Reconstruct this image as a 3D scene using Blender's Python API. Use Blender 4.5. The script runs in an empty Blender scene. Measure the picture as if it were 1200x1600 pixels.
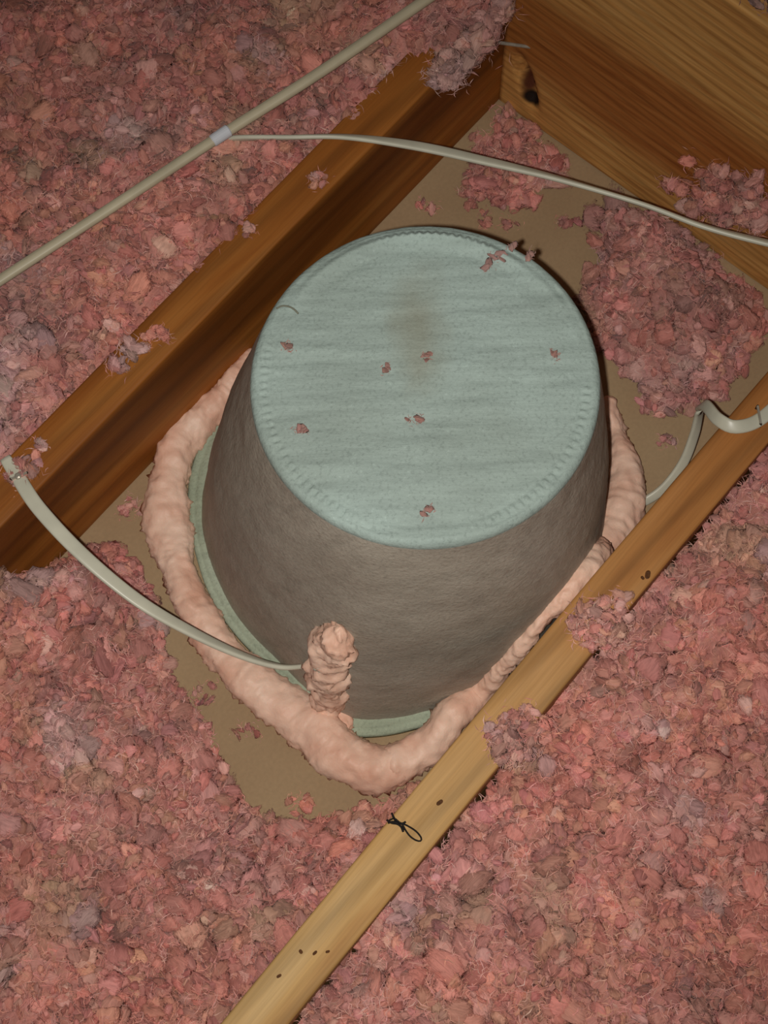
import bpy, bmesh, math, random
import numpy as np
from mathutils import Matrix, Vector

# ------------------------------------------------------------------ camera / light / exposure
scene = bpy.context.scene
COL = scene.collection
# metres; x runs along the ceiling joists, y across them, z up; origin under the light cover
F = 2400.0
C = np.array([-0.33193, -0.29320, 1.30239])
RT = np.array([0.64889685, -0.76062008, -0.01974769])
UP = np.array([0.72366478, 0.60893663, 0.32481604])
FW = np.array([0.23503652, 0.22506281, -0.94557103])
cam_d = bpy.data.cameras.new('camera')
cam = bpy.data.objects.new('camera', cam_d)
COL.objects.link(cam)
cam_d.sensor_fit = 'VERTICAL'
cam_d.sensor_height = 36.0
cam_d.lens = F / 1600.0 * 36.0
cam_d.clip_start = 0.02
cam.matrix_world = Matrix(((RT[0], UP[0], -FW[0], C[0]), (RT[1], UP[1], -FW[1], C[1]),
                           (RT[2], UP[2], -FW[2], C[2]), (0, 0, 0, 1)))
scene.camera = cam

w = bpy.data.worlds.new('attic_dark')
scene.world = w
w.use_nodes = True
w.node_tree.nodes['Background'].inputs[0].default_value = (1.0, 0.86, 0.74, 1)
w.node_tree.nodes['Background'].inputs[1].default_value = 0.035

# the phone's flash, beside the lens
fl = bpy.data.lights.new('phone_flash', 'SPOT')
fl.energy = 43.0
fl.color = (1.0, 0.95, 0.88)
fl.shadow_soft_size = 0.006
fl.spot_size = math.radians(72)
fl.spot_blend = 1.0
flo = bpy.data.objects.new('phone_flash', fl)
COL.objects.link(flo)
fp = C - RT * 0.022 - UP * 0.006
flo.location = fp
aim = np.array([-0.135, -0.010, 0.1])
flo.rotation_euler = Vector(aim - fp).to_track_quat('-Z', 'Y').to_euler()

vs = scene.view_settings
vs.view_transform = 'Standard'
vs.look = 'None'
vs.gamma = 1.0
vs.exposure = 0.0
vs.use_curve_mapping = False

# ------------------------------------------------------------------ helpers
RNG = np.random.default_rng(11)
LJ0, LJ1 = 0.2087, 0.2467        # left joist, inner and outer face (y)
RJ0, RJ1 = -0.1790, -0.2170      # right joist, inner and outer face
JZ = 0.144                       # joist height
HX = 0.391                       # header face (x)
HZ = 0.324                       # header height


def at(px, py, z):
    """point at height z seen at photograph position px, py"""
    d = FW * F + RT * (px - 600) - UP * (py - 800)
    return C + d * (z - C[2]) / d[2]


def at_x(px, py, x):
    d = FW * F + RT * (px - 600) - UP * (py - 800)
    return C + d * (x - C[0]) / d[0]


def project(P):
    d = P - C
    z = d @ FW
    return 600 + F * (d @ RT) / z, 800 - F * (d @ UP) / z


def hash3(ix, iy, iz, seed):
    h = (ix.astype(np.uint32) * np.uint32(374761393) + iy.astype(np.uint32) * np.uint32(668265263)
         + iz.astype(np.uint32) * np.uint32(2147483647) + np.uint32(seed) * np.uint32(974634721))
    h = (h ^ (h >> np.uint32(13))) * np.uint32(1274126177)
    h = h ^ (h >> np.uint32(16))
    return (h & np.uint32(0xffffff)).astype(np.float64) / float(0xffffff)


def vnoise(P, seed=0):
    P = np.asarray(P, float)
    i = np.floor(P).astype(np.int64)
    f = P - i
    f = f * f * (3 - 2 * f)
    out = 0
    for dx in (0, 1):
        for dy in (0, 1):
            for dz in (0, 1):
                wgt = (f[:, 0] if dx else 1 - f[:, 0]) * (f[:, 1] if dy else 1 - f[:, 1]) * (f[:, 2] if dz else 1 - f[:, 2])
                out = out + wgt * hash3(i[:, 0] + dx, i[:, 1] + dy, i[:, 2] + dz, seed)
    return out * 2 - 1


def fbm(P, seed=0, octs=3):
    P = np.asarray(P, float)
    o, a, s = 0, 1.0, 0
    for k in range(octs):
        o = o + a * vnoise(P * (2 ** k), seed + 17 * k)
        s += a
        a *= 0.5
    return o / s


def mesh_from(name, V, Fc, mat, parent=None, smooth=True, colors=None, loc=None):
    me = bpy.data.meshes.new(name)
    V = np.ascontiguousarray(V, dtype=np.float32)
    if isinstance(Fc, np.ndarray):
        n, k = Fc.shape
        me.vertices.add(len(V))
        me.vertices.foreach_set('co', V.ravel())
        me.loops.add(n * k)
        me.loops.foreach_set('vertex_index', np.ascontiguousarray(Fc, dtype=np.int32).ravel())
        me.polygons.add(n)
        me.polygons.foreach_set('loop_start', np.arange(0, n * k, k, dtype=np.int32))
        me.polygons.foreach_set('loop_total', np.full(n, k, dtype=np.int32))
        me.update(calc_edges=True)
    else:
        me.from_pydata(V.tolist(), [], Fc)
        me.update()
    me.polygons.foreach_set('use_smooth', np.full(len(me.polygons), smooth, dtype=bool))
    if colors is not None:
        at_ = me.color_attributes.new('tint', 'FLOAT_COLOR', 'POINT')
        c4 = np.ones((len(V), 4), np.float32)
        c4[:, :colors.shape[1]] = colors
        at_.data.foreach_set('color', c4.ravel())
    if loc is not None:
        al = me.attributes.new('fibre', 'FLOAT_VECTOR', 'POINT')
        al.data.foreach_set('vector', np.ascontiguousarray(loc, dtype=np.float32).ravel())
    if colors is None:
        bmn = bmesh.new(); bmn.from_mesh(me)
        bmesh.ops.recalc_face_normals(bmn, faces=bmn.faces)
        bmn.to_mesh(me); bmn.free()
    me.materials.append(mat)
    ob = bpy.data.objects.new(name, me)
    COL.objects.link(ob)
    if parent:
        ob.parent = parent
        ob.matrix_parent_inverse = Matrix.Translation(-Vector(parent.location))
    return ob


def empty(name, loc):
    e = bpy.data.objects.new(name, None)
    e.empty_display_size = 0.02
    COL.objects.link(e)
    e.location = loc
    return e


def tag(o, label, cat, group=None, kind=None):
    o['label'] = label
    o['category'] = cat
    if group:
        o['group'] = group
    if kind:
        o['kind'] = kind
    return o


def recenter(ob):
    """put the origin of a mesh object at the foot of its bounding box"""
    me = ob.data
    n = len(me.vertices)
    co = np.empty(n * 3, np.float32)
    me.vertices.foreach_get('co', co)
    co = co.reshape(-1, 3)
    o = np.array([(co[:, 0].min() + co[:, 0].max()) / 2, (co[:, 1].min() + co[:, 1].max()) / 2, co[:, 2].min()], np.float32)
    me.vertices.foreach_set('co', (co - o).ravel())
    ob.location = Vector(o.tolist())
    me.update()
    return ob


def lin(r, g, b):
    f = lambda c: (c / 255 / 12.92) if c / 255 <= 0.04045 else ((c / 255 + 0.055) / 1.055) ** 2.4
    return np.array([f(r), f(g), f(b)])


def grid_faces(nu, nv, wrap_v=True, wrap_u=False):
    i, j = np.meshgrid(np.arange(nu if wrap_u else nu - 1), np.arange(nv if wrap_v else nv - 1), indexing='ij')
    a = i * nv + j
    b = ((i + 1) % nu) * nv + j
    c = ((i + 1) % nu) * nv + (j + 1) % nv
    d = i * nv + (j + 1) % nv
    return np.stack([a.ravel(), b.ravel(), c.ravel(), d.ravel()], 1)


def catmull(P, step):
    """smooth resampling of control rows (first three columns are xyz, the rest is carried along)"""
    P = np.asarray(P, float)
    Q = np.vstack([2 * P[0] - P[1], P, 2 * P[-1] - P[-2]])
    out = []
    for k in range(1, len(Q) - 2):
        p0, p1, p2, p3 = Q[k - 1], Q[k], Q[k + 1], Q[k + 2]
        n = max(2, int(np.linalg.norm(p2[:3] - p1[:3]) / step))
        t = np.linspace(0, 1, n, endpoint=False)[:, None]
        out.append(0.5 * ((2 * p1) + (-p0 + p2) * t + (2 * p0 - 5 * p1 + 4 * p2 - p3) * t ** 2 + (-p0 + 3 * p1 - 3 * p2 + p3) * t ** 3))
    out.append(P[-1:])
    return np.vstack(out)


def frames(X):
    T = np.gradient(X, axis=0)
    T /= np.linalg.norm(T, axis=1)[:, None]
    up = np.array([0, 0, 1.0])
    S = np.cross(T, up)
    nn = np.linalg.norm(S, axis=1)[:, None]
    S = np.where(nn > 1e-3, S / np.maximum(nn, 1e-6), np.array([[1.0, 0, 0]]))
    N = np.cross(S, T)
    return T, S, N


def sweep(ctrl, nv=16, step=0.003, power=2.4):
    """ctrl rows: x y z width thickness roll(deg). Returns verts, faces of a closed flat-oval sweep"""
    R = catmull(ctrl, step)
    X, Wd, Th, ro = R[:, :3], R[:, 3] / 2, R[:, 4] / 2, np.radians(R[:, 5])
    T, S, N = frames(X)
    S2 = S * np.cos(ro)[:, None] + N * np.sin(ro)[:, None]
    N2 = -S * np.sin(ro)[:, None] + N * np.cos(ro)[:, None]
    th = np.linspace(0, 2 * np.pi, nv, endpoint=False)
    c, s = np.cos(th), np.sin(th)
    cx = np.sign(c) * np.abs(c) ** (2 / power)
    sy = np.sign(s) * np.abs(s) ** (2 / power)
    groove = 1 - 0.14 * np.exp(-(np.abs(np.abs(cx) - 0.33) / 0.13) ** 2)
    V = X[:, None, :] + S2[:, None, :] * (Wd[:, None] * cx[None, :])[..., None] + N2[:, None, :] * (Th[:, None] * (sy * groove)[None, :])[..., None]
    nu = len(X)
    Fq = [tuple(q) for q in grid_faces(nu, nv).tolist()]
    Fq.append(tuple(range(nv))[::-1])
    Fq.append(tuple((nu - 1) * nv + k for k in range(nv)))
    return V.reshape(-1, 3), Fq


# ------------------------------------------------------------------ materials
def new_mat(name):
    m = bpy.data.materials.new(name)
    m.use_nodes = True
    nt = m.node_tree
    b = nt.nodes['Principled BSDF']
    return m, nt, b


def nd(nt, typ, **kw):
    n = nt.nodes.new(typ)
    for k, v in kw.items():
        if k in n.inputs.keys():
            n.inputs[k].default_value = v
        else:
            setattr(n, k, v)
    return n


def ramp(nt, stops, interp='LINEAR'):
    r = nt.nodes.new('ShaderNodeValToRGB')
    r.color_ramp.interpolation = interp
    e = r.color_ramp.elements
    while len(e) < len(stops):
        e.new(0.5)
    for k, (p, c) in enumerate(stops):
        e[k].position = p
        e[k].color = (c[0], c[1], c[2], 1) if hasattr(c, '__len__') else (c, c, c, 1)
    return r


def mapping(nt, scale=(1, 1, 1), coord='Object', loc=(0, 0, 0)):
    tc = nt.nodes.new('ShaderNodeTexCoord')
    mp = nt.nodes.new('ShaderNodeMapping')
    mp.inputs['Scale'].default_value = scale
    mp.inputs['Location'].default_value = loc
    nt.links.new(tc.outputs[coord], mp.inputs['Vector'])
    return mp


def noise(nt, mp, scale, detail=3, rough=0.55, dist=0.0):
    n = nt.nodes.new('ShaderNodeTexNoise')
    n.inputs['Scale'].default_value = scale
    n.inputs['Detail'].default_value = detail
    n.inputs['Roughness'].default_value = rough
    n.inputs['Distortion'].default_value = dist
    nt.links.new(mp.outputs[0], n.inputs['Vector'])
    return n


def mixc(nt, fac, a, b, mode='MIX'):
    m = nt.nodes.new('ShaderNodeMix')
    m.data_type = 'RGBA'
    m.blend_type = mode
    for sock, v in ((m.inputs[0], fac), (m.inputs[6], a), (m.inputs[7], b)):
        if hasattr(v, 'is_linked') or hasattr(v, 'links'):
            nt.links.new(v, sock)
        elif hasattr(v, '__len__'):
            sock.default_value = (v[0], v[1], v[2], 1)
        else:
            sock.default_value = v
    return m.outputs[2]


def bump(nt, b, height, strength, dist, prev=None):
    n = nt.nodes.new('ShaderNodeBump')
    n.inputs['Strength'].default_value = strength
    n.inputs['Distance'].default_value = dist
    nt.links.new(height, n.inputs['Height'])
    if prev is not None:
        nt.links.new(prev, n.inputs['Normal'])
    nt.links.new(n.outputs[0], b.inputs['Normal'])
    return n.outputs[0]


def mat_wood(name, light, mid, dark, ring=1.0, seed=(0, 0, 0), spots=(), band=None):
    """board lying along local x: long grain, growth rings, pores, dark knots at given local points"""
    m, nt, b = new_mat(name)
    L = nt.links
    mp = mapping(nt, (1.2, 14, 14), loc=seed)
    n1 = noise(nt, mp, 3.2 * ring, 4, 0.55, 0.6)
    mpw = mapping(nt, (0.9, 9, 9), loc=(seed[1], seed[2], seed[0]))
    wv = nt.nodes.new('ShaderNodeTexWave')
    wv.wave_type = 'BANDS'
    wv.bands_direction = 'DIAGONAL'
    wv.inputs['Scale'].default_value = 2.1 * ring
    wv.inputs['Distortion'].default_value = 4.5
    wv.inputs['Detail'].default_value = 2.5
    wv.inputs['Detail Scale'].default_value = 0.9
    L.new(mpw.outputs[0], wv.inputs['Vector'])
    mpf = mapping(nt, (6, 260, 260), loc=seed)
    n2 = noise(nt, mpf, 2.0, 3, 0.6)
    r1 = ramp(nt, [(0.25, dark), (0.5, mid), (0.78, light)])
    L.new(n1.outputs[0], r1.inputs[0])
    rw = ramp(nt, [(0.0, 0.70), (0.45, 0.98), (1.0, 1.0)])
    L.new(wv.outputs['Fac'], rw.inputs[0])
    c = mixc(nt, 0.75, r1.outputs[0], rw.outputs[0], 'MULTIPLY')
    rf = ramp(nt, [(0.3, 0.84), (0.65, 1.06)])
    L.new(n2.outputs[0], rf.inputs[0])
    c = mixc(nt, 0.8, c, rf.outputs[0], 'MULTIPLY')
    if band is not None:      # tinted band, heartwood on the header: (axis index, centre, half width, colour)
        mpb = mapping(nt, (1, 1, 1))
        sx = nt.nodes.new('ShaderNodeSeparateXYZ')
        L.new(mpb.outputs[0], sx.inputs[0])
        mpn = mapping(nt, (2, 10, 10), loc=(3, 1, 2))
        nb = noise(nt, mpn, 2.0, 2)
        ad = nt.nodes.new('ShaderNodeMath'); ad.operation = 'MULTIPLY_ADD'
        L.new(nb.outputs[0], ad.inputs[0]); ad.inputs[1].default_value = band[4] if len(band) > 4 else 0.05
        L.new(sx.outputs[band[0]], ad.inputs[2])
        sb = nt.nodes.new('ShaderNodeMath'); sb.operation = 'SUBTRACT'
        L.new(ad.outputs[0], sb.inputs[0]); sb.inputs[1].default_value = band[1] + 0.5 * (band[4] if len(band) > 4 else 0.05)
        ab = nt.nodes.new('ShaderNodeMath'); ab.operation = 'ABSOLUTE'
        L.new(sb.outputs[0], ab.inputs[0])
        mr = nt.nodes.new('ShaderNodeMapRange')
        mr.interpolation_type = 'SMOOTHSTEP'
        L.new(ab.outputs[0], mr.inputs[0])
        mr.inputs[1].default_value = band[2] * 0.45; mr.inputs[2].default_value = band[2] * 1.3
        mr.inputs[3].default_value = 0.85; mr.inputs[4].default_value = 0.0
        c = mixc(nt, mr.outputs[0], c, mixc(nt, 1.0, c, band[3], 'MULTIPLY'))
    for (sx_, sy_, sz_, rr, colr, *strch) in spots:
        mps = mapping(nt, (1, 1, 1))
        vd = nt.nodes.new('ShaderNodeVectorMath'); vd.operation = 'SUBTRACT'
        L.new(mps.outputs[0], vd.inputs[0]); vd.inputs[1].default_value = (sx_, sy_, sz_)
        vm = nt.nodes.new('ShaderNodeVectorMath'); vm.operation = 'MULTIPLY'
        L.new(vd.outputs[0], vm.inputs[0]); vm.inputs[1].default_value = strch[0] if strch else (0.6, 1, 1)
        ln = nt.nodes.new('ShaderNodeVectorMath'); ln.operation = 'LENGTH'
        L.new(vm.outputs[0], ln.inputs[0])
        mr = nt.nodes.new('ShaderNodeMapRange'); mr.interpolation_type = 'SMOOTHSTEP'
        L.new(ln.outputs['Value'], mr.inputs[0])
        mr.inputs[1].default_value = rr * 0.45; mr.inputs[2].default_value = rr
        mr.inputs[3].default_value = 1.0; mr.inputs[4].default_value = 0.0
        c = mixc(nt, mr.outputs[0], c, colr)
    L.new(c, b.inputs['Base Color'])
    b.inputs['Roughness'].default_value = 0.62
    b.inputs['Specular IOR Level'].default_value = 0.25
    bump(nt, b, n2.outputs[0], 0.35, 0.0006)
    return m


def mat_felt(name, base, dark, speck, bscale=1.0, smudge=None, rough=0.75):
    m, nt, b = new_mat(name)
    L = nt.links
    mp = mapping(nt)
    n1 = noise(nt, mp, 9, 3, 0.5)
    r1 = ramp(nt, [(0.32, dark), (0.62, base)])
    L.new(n1.outputs[0], r1.inputs[0])
    n2 = noise(nt, mp, 420, 2, 0.6)
    r2 = ramp(nt, [(0.34, 0.80), (0.44, 0.97), (0.64, 1.0), (0.74, 1.18)])
    L.new(n2.outputs[0], r2.inputs[0])
    c = mixc(nt, 0.9, r1.outputs[0], r2.outputs[0], 'MULTIPLY')
    vo = nt.nodes.new('ShaderNodeTexVoronoi')
    vo.inputs['Scale'].default_value = 95
    L.new(mp.outputs[0], vo.inputs['Vector'])
    rv = ramp(nt, [(0.03, 0.8), (0.12, 0.0)])
    L.new(vo.outputs['Distance'], rv.inputs[0])
    n4 = noise(nt, mp, 30, 1)
    rn = ramp(nt, [(0.55, 0.0), (0.66, 0.4)])
    L.new(n4.outputs[0], rn.inputs[0])
    fac = mixc(nt, 1.0, rv.outputs[0], rn.outputs[0], 'MULTIPLY')
    c = mixc(nt, fac, c, speck)
    tcr = nt.nodes.new('ShaderNodeTexCoord')
    vrr = nt.nodes.new('ShaderNodeVectorRotate'); vrr.rotation_type = 'Z_AXIS'
    vrr.inputs['Angle'].default_value = 0.86
    L.new(tcr.outputs['Object'], vrr.inputs['Vector'])
    mpr = nt.nodes.new('ShaderNodeMapping'); mpr.inputs['Scale'].default_value = (16, 120, 40)
    L.new(vrr.outputs[0], mpr.inputs['Vector'])
    n6 = noise(nt, mpr, 1.0, 4, 0.6)
    r6 = ramp(nt, [(0.3, 0.86), (0.5, 1.0), (0.7, 1.08)])
    L.new(n6.outputs[0], r6.inputs[0])
    c = mixc(nt, 1.0, c, r6.outputs[0], 'MULTIPLY')
    if smudge is not None:
        # handled dirt: a brownish smear with its own place on the felt
        tcs = nt.nodes.new('ShaderNodeTexCoord')
        vd = nt.nodes.new('ShaderNodeVectorMath'); vd.operation = 'SUBTRACT'
        L.new(tcs.outputs['Object'], vd.inputs[0]); vd.inputs[1].default_value = (smudge[0], smudge[1], 0)
        vr = nt.nodes.new('ShaderNodeVectorRotate'); vr.rotation_type = 'Z_AXIS'
        L.new(vd.outputs[0], vr.inputs['Vector']); vr.inputs['Angle'].default_value = -0.72
        vm = nt.nodes.new('ShaderNodeVectorMath'); vm.operation = 'MULTIPLY'
        L.new(vr.outputs[0], vm.inputs[0]); vm.inputs[1].default_value = (1 / smudge[3], 1 / smudge[4], 0)
        ln = nt.nodes.new('ShaderNodeVectorMath'); ln.operation = 'LENGTH'
        L.new(vm.outputs[0], ln.inputs[0])
        n5 = noise(nt, mp, 22, 3)
        ma = nt.nodes.new('ShaderNodeMath'); ma.operation = 'MULTIPLY_ADD'
        L.new(n5.outputs[0], ma.inputs[0]); ma.inputs[1].default_value = 1.4
        L.new(ln.outputs['Value'], ma.inputs[2])
        mr = nt.nodes.new('ShaderNodeMapRange'); mr.interpolation_type = 'SMOOTHSTEP'
        L.new(ma.outputs[0], mr.inputs[0])
        mr.inputs[1].default_value = 0.6; mr.inputs[2].default_value = 1.9
        mr.inputs[3].default_value = 0.55; mr.inputs[4].default_value = 0.0
        c = mixc(nt, mr.outputs[0], c, smudge[2])
    L.new(c, b.inputs['Base Color'])
    b.inputs['Roughness'].default_value = rough
    b.inputs['Specular IOR Level'].default_value = 0.3
    n3 = noise(nt, mp, 260 * bscale, 3, 0.65)
    pb = bump(nt, b, n6.outputs[0], 0.5, 0.002)
    bump(nt, b, n3.outputs[0], 0.55, 0.0012, pb)
    return m


def mat_insul():
    m, nt, b = new_mat('pink_glass_wool')
    L = nt.links
    a = nt.nodes.new('ShaderNodeAttribute')
    a.attribute_name = 'tint'
    lo = nt.nodes.new('ShaderNodeAttribute')
    lo.attribute_name = 'fibre'
    mp = nt.nodes.new('ShaderNodeMapping')
    mp.inputs['Scale'].default_value = (60, 420, 420)
    L.new(lo.outputs['Vector'], mp.inputs['Vector'])
    n1 = noise(nt, mp, 1.0, 3, 0.6, 0.8)
    r = ramp(nt, [(0.28, 0.76), (0.5, 0.98), (0.74, 1.20)])
    L.new(n1.outputs[0], r.inputs[0])
    c = mixc(nt, 1.0, a.outputs['Color'], r.outputs[0], 'MULTIPLY')
    L.new(c, b.inputs['Base Color'])
    b.inputs['Roughness'].default_value = 0.7
    b.inputs['Specular IOR Level'].default_value = 0.25
    b.inputs['Subsurface Weight'].default_value = 0.0
    b.inputs['Subsurface Radius'].default_value = (0.004, 0.003, 0.003)
    b.inputs['Subsurface Scale'].default_value = 1.0
    b.inputs['Sheen Weight'].default_value = 0.2
    b.inputs['Sheen Roughness'].default_value = 0.4
    bump(nt, b, n1.outputs[0], 0.6, 0.0012)
    tr = nt.nodes.new('ShaderNodeBsdfTranslucent')
    L.new(c, tr.inputs['Color'])
    mx = nt.nodes.new('ShaderNodeMixShader')
    mx.inputs[0].default_value = 0.22
    L.new(b.outputs[0], mx.inputs[1])
    L.new(tr.outputs[0], mx.inputs[2])
    # the torn rim of every piece thins out into single threads (alpha of the tint holds the body thickness)
    mp2 = nt.nodes.new('ShaderNodeMapping')
    mp2.inputs['Scale'].default_value = (160, 700, 700)
    L.new(lo.outputs['Vector'], mp2.inputs['Vector'])
    n2 = noise(nt, mp2, 1.0, 3, 0.6, 1.2)
    ad = nt.nodes.new('ShaderNodeMath'); ad.operation = 'MULTIPLY_ADD'
    L.new(n2.outputs[0], ad.inputs[0]); ad.inputs[1].default_value = 2.2
    L.new(a.outputs['Alpha'], ad.inputs[2])
    rg = nt.nodes.new('ShaderNodeMapRange'); rg.interpolation_type = 'SMOOTHSTEP'
    L.new(ad.outputs[0], rg.inputs[0])
    rg.inputs[1].default_value = 0.95; rg.inputs[2].default_value = 1.55
    tp = nt.nodes.new('ShaderNodeBsdfTransparent')
    m2 = nt.nodes.new('ShaderNodeMixShader')
    L.new(rg.outputs[0], m2.inputs[0]); L.new(tp.outputs[0], m2.inputs[1]); L.new(mx.outputs[0], m2.inputs[2])
    L.new(m2.outputs[0], nt.nodes['Material Output'].inputs['Surface'])
    return m


def mat_foam():
    m, nt, b = new_mat('expanding_foam')
    L = nt.links
    mp = mapping(nt)
    n1 = noise(nt, mp, 28, 3)
    r = ramp(nt, [(0.30, lin(222, 172, 148)), (0.55, lin(234, 196, 174)), (0.8, lin(240, 210, 190))])
    L.new(n1.outputs[0], r.inputs[0])
    L.new(r.outputs[0], b.inputs['Base Color'])
    b.inputs['Roughness'].default_value = 0.5
    b.inputs['Specular IOR Level'].default_value = 0.35
    b.inputs['Subsurface Weight'].default_value = 0.15
    b.inputs['Subsurface Radius'].default_value = (0.006, 0.003, 0.002)
    n2 = noise(nt, mp, 240, 3, 0.6)
    bump(nt, b, n2.outputs[0], 0.35, 0.0015)
    return m


def mat_plain(name, col, rough=0.5, metal=0.0, spec=0.4, var=0.12, scale=60, bumps=0.0):
    m, nt, b = new_mat(name)
    mp = mapping(nt)
    n = noise(nt, mp, scale, 3)
    col = np.asarray(col)
    r = ramp(nt, [(0.3, col * (1 - var)), (0.7, np.minimum(col * (1 + var), 1))])
    nt.links.new(n.outputs[0], r.inputs[0])
    nt.links.new(r.outputs[0], b.inputs['Base Color'])
    b.inputs['Roughness'].default_value = rough
    b.inputs['Metallic'].default_value = metal
    b.inputs['Specular IOR Level'].default_value = spec
    if bumps:
        bump(nt, b, n.outputs[0], bumps, 0.001)
    return m


M_INS = mat_insul()
M_FOAM = mat_foam()
M_TOP = mat_felt('grey_green_felt', lin(158, 175, 169), lin(144, 158, 151), lin(112, 114, 104),
                 smudge=(0.040, 0.018, lin(128, 122, 100), 0.060, 0.024))
M_WALL = mat_felt('grey_brown_felt', lin(170, 163, 150), lin(158, 150, 137), lin(112, 104, 92), rough=0.5)
M_FLANGE = mat_felt('green_felt', lin(168, 178, 158), lin(152, 162, 140), lin(120, 124, 108))
M_CABLE = mat_plain('white_cable_sheath', lin(196, 194, 176), 0.38, 0, 0.5, 0.07, 40)
M_CABLE_OLD = mat_plain('old_beige_cable_sheath', lin(184, 174, 148), 0.45, 0, 0.45, 0.10, 30)
M_STEEL = mat_plain('dull_steel', lin(170, 162, 148), 0.35, 0.35, 0.5, 0.2, 200)
M_RUST = mat_plain('rusty_dark_steel', lin(62, 46, 34), 0.6, 0.6, 0.4, 0.3, 300)
M_KNOT = mat_plain('brown_knot', lin(84, 52, 26), 0.7, 0, 0.2, 0.3, 300)
M_BLACK = mat_plain('black_thread', lin(30, 26, 24), 0.8, 0, 0.2, 0.3, 300)
M_GLINT = mat_plain('pale_glint', lin(205, 208, 215), 0.2, 0, 0.6, 0.05, 50)
M_PAPER = None


def mat_paper():
    m, nt, b = new_mat('brown_drywall_paper')
    mp = mapping(nt)
    n1 = noise(nt, mp, 7, 3)
    r = ramp(nt, [(0.3, lin(154, 128, 98)), (0.7, lin(166, 142, 110))])
    nt.links.new(n1.outputs[0], r.inputs[0])
    n2 = noise(nt, mp, 300, 2)
    r2 = ramp(nt, [(0.3, 0.94), (0.7, 1.04)])
    nt.links.new(n2.outputs[0], r2.inputs[0])
    c = mixc(nt, 1.0, r.outputs[0], r2.outputs[0], 'MULTIPLY')
    nt.links.new(c, b.inputs['Base Color'])
    b.inputs['Roughness'].default_value = 0.85
    b.inputs['Specular IOR Level'].default_value = 0.2
    bump(nt, b, n2.outputs[0], 0.1, 0.0005)
    return m


M_PAPER = mat_paper()

# ------------------------------------------------------------------ the setting: back of the plasterboard
bm = bmesh.new()
bmesh.ops.create_cube(bm, size=1.0)
for v in bm.verts:
    v.co.x = v.co.x * 2.2 + 0.05
    v.co.y = v.co.y * 2.0
    v.co.z = v.co.z * 0.0127 - 0.00635
me = bpy.data.meshes.new('floor')
bm.to_mesh(me); bm.free()
me.materials.append(M_PAPER)
floor = bpy.data.objects.new('floor', me)
COL.objects.link(floor)
tag(floor, 'brown paper back of the plasterboard ceiling between the joists', 'floor', kind='structure')


# ------------------------------------------------------------------ timbers
def board(name, x0, x1, prof, mat, step=0.006, disp=None, amp=0.0004, bow=None, axis='x', origin=(0, 0, 0)):
    """extrude a closed (a, z) profile along its length, with slight sawn irregularity"""
    n = int((x1 - x0) / step) + 1
    xs = np.linspace(x0, x1, n)
    P = np.array(prof)
    nv = len(P)
    X = np.repeat(xs, nv)
    A = np.tile(P[:, 0], n)
    Z = np.tile(P[:, 1], n)
    V = np.stack([X, A, Z], 1)
    V[:, 1] += amp * fbm(V * np.array([12, 60, 60]), 3)
    V[:, 2] += amp * fbm(V * np.array([12, 60, 60]) + 9, 5) * (Z > 0.01)
    if bow:
        V[:, 1] += bow(V[:, 0])
    if disp:
        V = disp(V)
    Fq = [tuple(q) for q in grid_faces(n, nv).tolist()]
    Fq.append(tuple(range(nv)))
    Fq.append(tuple((n - 1) * nv + k for k in range(nv))[::-1])
    ob = mesh_from(name, V - np.array(origin), Fq, mat, smooth=True)
    ob.location = origin
    bmx = bmesh.new(); bmx.from_mesh(ob.data)
    bmesh.ops.recalc_face_normals(bmx, faces=bmx.faces)
    bmx.to_mesh(ob.data); bmx.free()
    return ob


def round_rect(a0, a1, z0, z1, r, nseg=3, dense=None):
    pts = []
    for (ca, cz, t0) in ((a1 - r, z0 + r, -90), (a1 - r, z1 - r, 0), (a0 + r, z1 - r, 90), (a0 + r, z0 + r, 180)):
        for k in range(nseg + 1):
            t = math.radians(t0 + 90 * k / nseg)
            pts.append((ca + r * math.cos(t), cz + r * math.sin(t)))
    if dense:
        out = []
        for k in range(len(pts)):
            p, q = np.array(pts[k]), np.array(pts[(k + 1) % len(pts)])
            m = max(1, int(np.linalg.norm(q - p) / dense))
            out += [tuple(p + (q - p) * t / m) for t in range(m)]
        pts = out
    return pts


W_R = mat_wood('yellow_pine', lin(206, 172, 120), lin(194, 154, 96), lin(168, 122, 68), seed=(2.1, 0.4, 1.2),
               band=(0, 0.60, 0.75, lin(210, 158, 112), 0.10))  # deeper, redder tone towards the far end
W_L = mat_wood('orange_pine', lin(178, 118, 54), lin(164, 101, 40), lin(146, 84, 30), seed=(5.1, 3.4, 0.2),
               band=(2, 0.104, 0.042, lin(176, 160, 150), 0.03))  # deeper tone along the upper part of the sides
W_H = mat_wood('red_brown_pine', lin(204, 136, 66), lin(186, 116, 52), lin(158, 88, 38), ring=1.5, seed=(1.7, 6.3, 4.2))

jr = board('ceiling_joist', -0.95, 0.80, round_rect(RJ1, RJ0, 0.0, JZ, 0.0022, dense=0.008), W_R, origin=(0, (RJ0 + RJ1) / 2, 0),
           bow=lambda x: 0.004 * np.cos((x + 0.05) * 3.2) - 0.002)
tag(jr, 'yellow pine joist running under the loop of black thread to the lower frame edge', 'joist', 'ceiling joists')
jl = board('ceiling_joist', -0.95, 0.95, round_rect(LJ0, LJ1, 0.0, JZ, 0.0022, dense=0.008), W_L, origin=(0, (LJ0 + LJ1) / 2, 0))
tag(jl, 'orange brown joist upper left of the felt cover, its inner side showing', 'joist', 'ceiling joists')

# header board across the joists: local x is its length, so build along x and turn it
KN = at_x(822, 130, HX)


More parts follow.
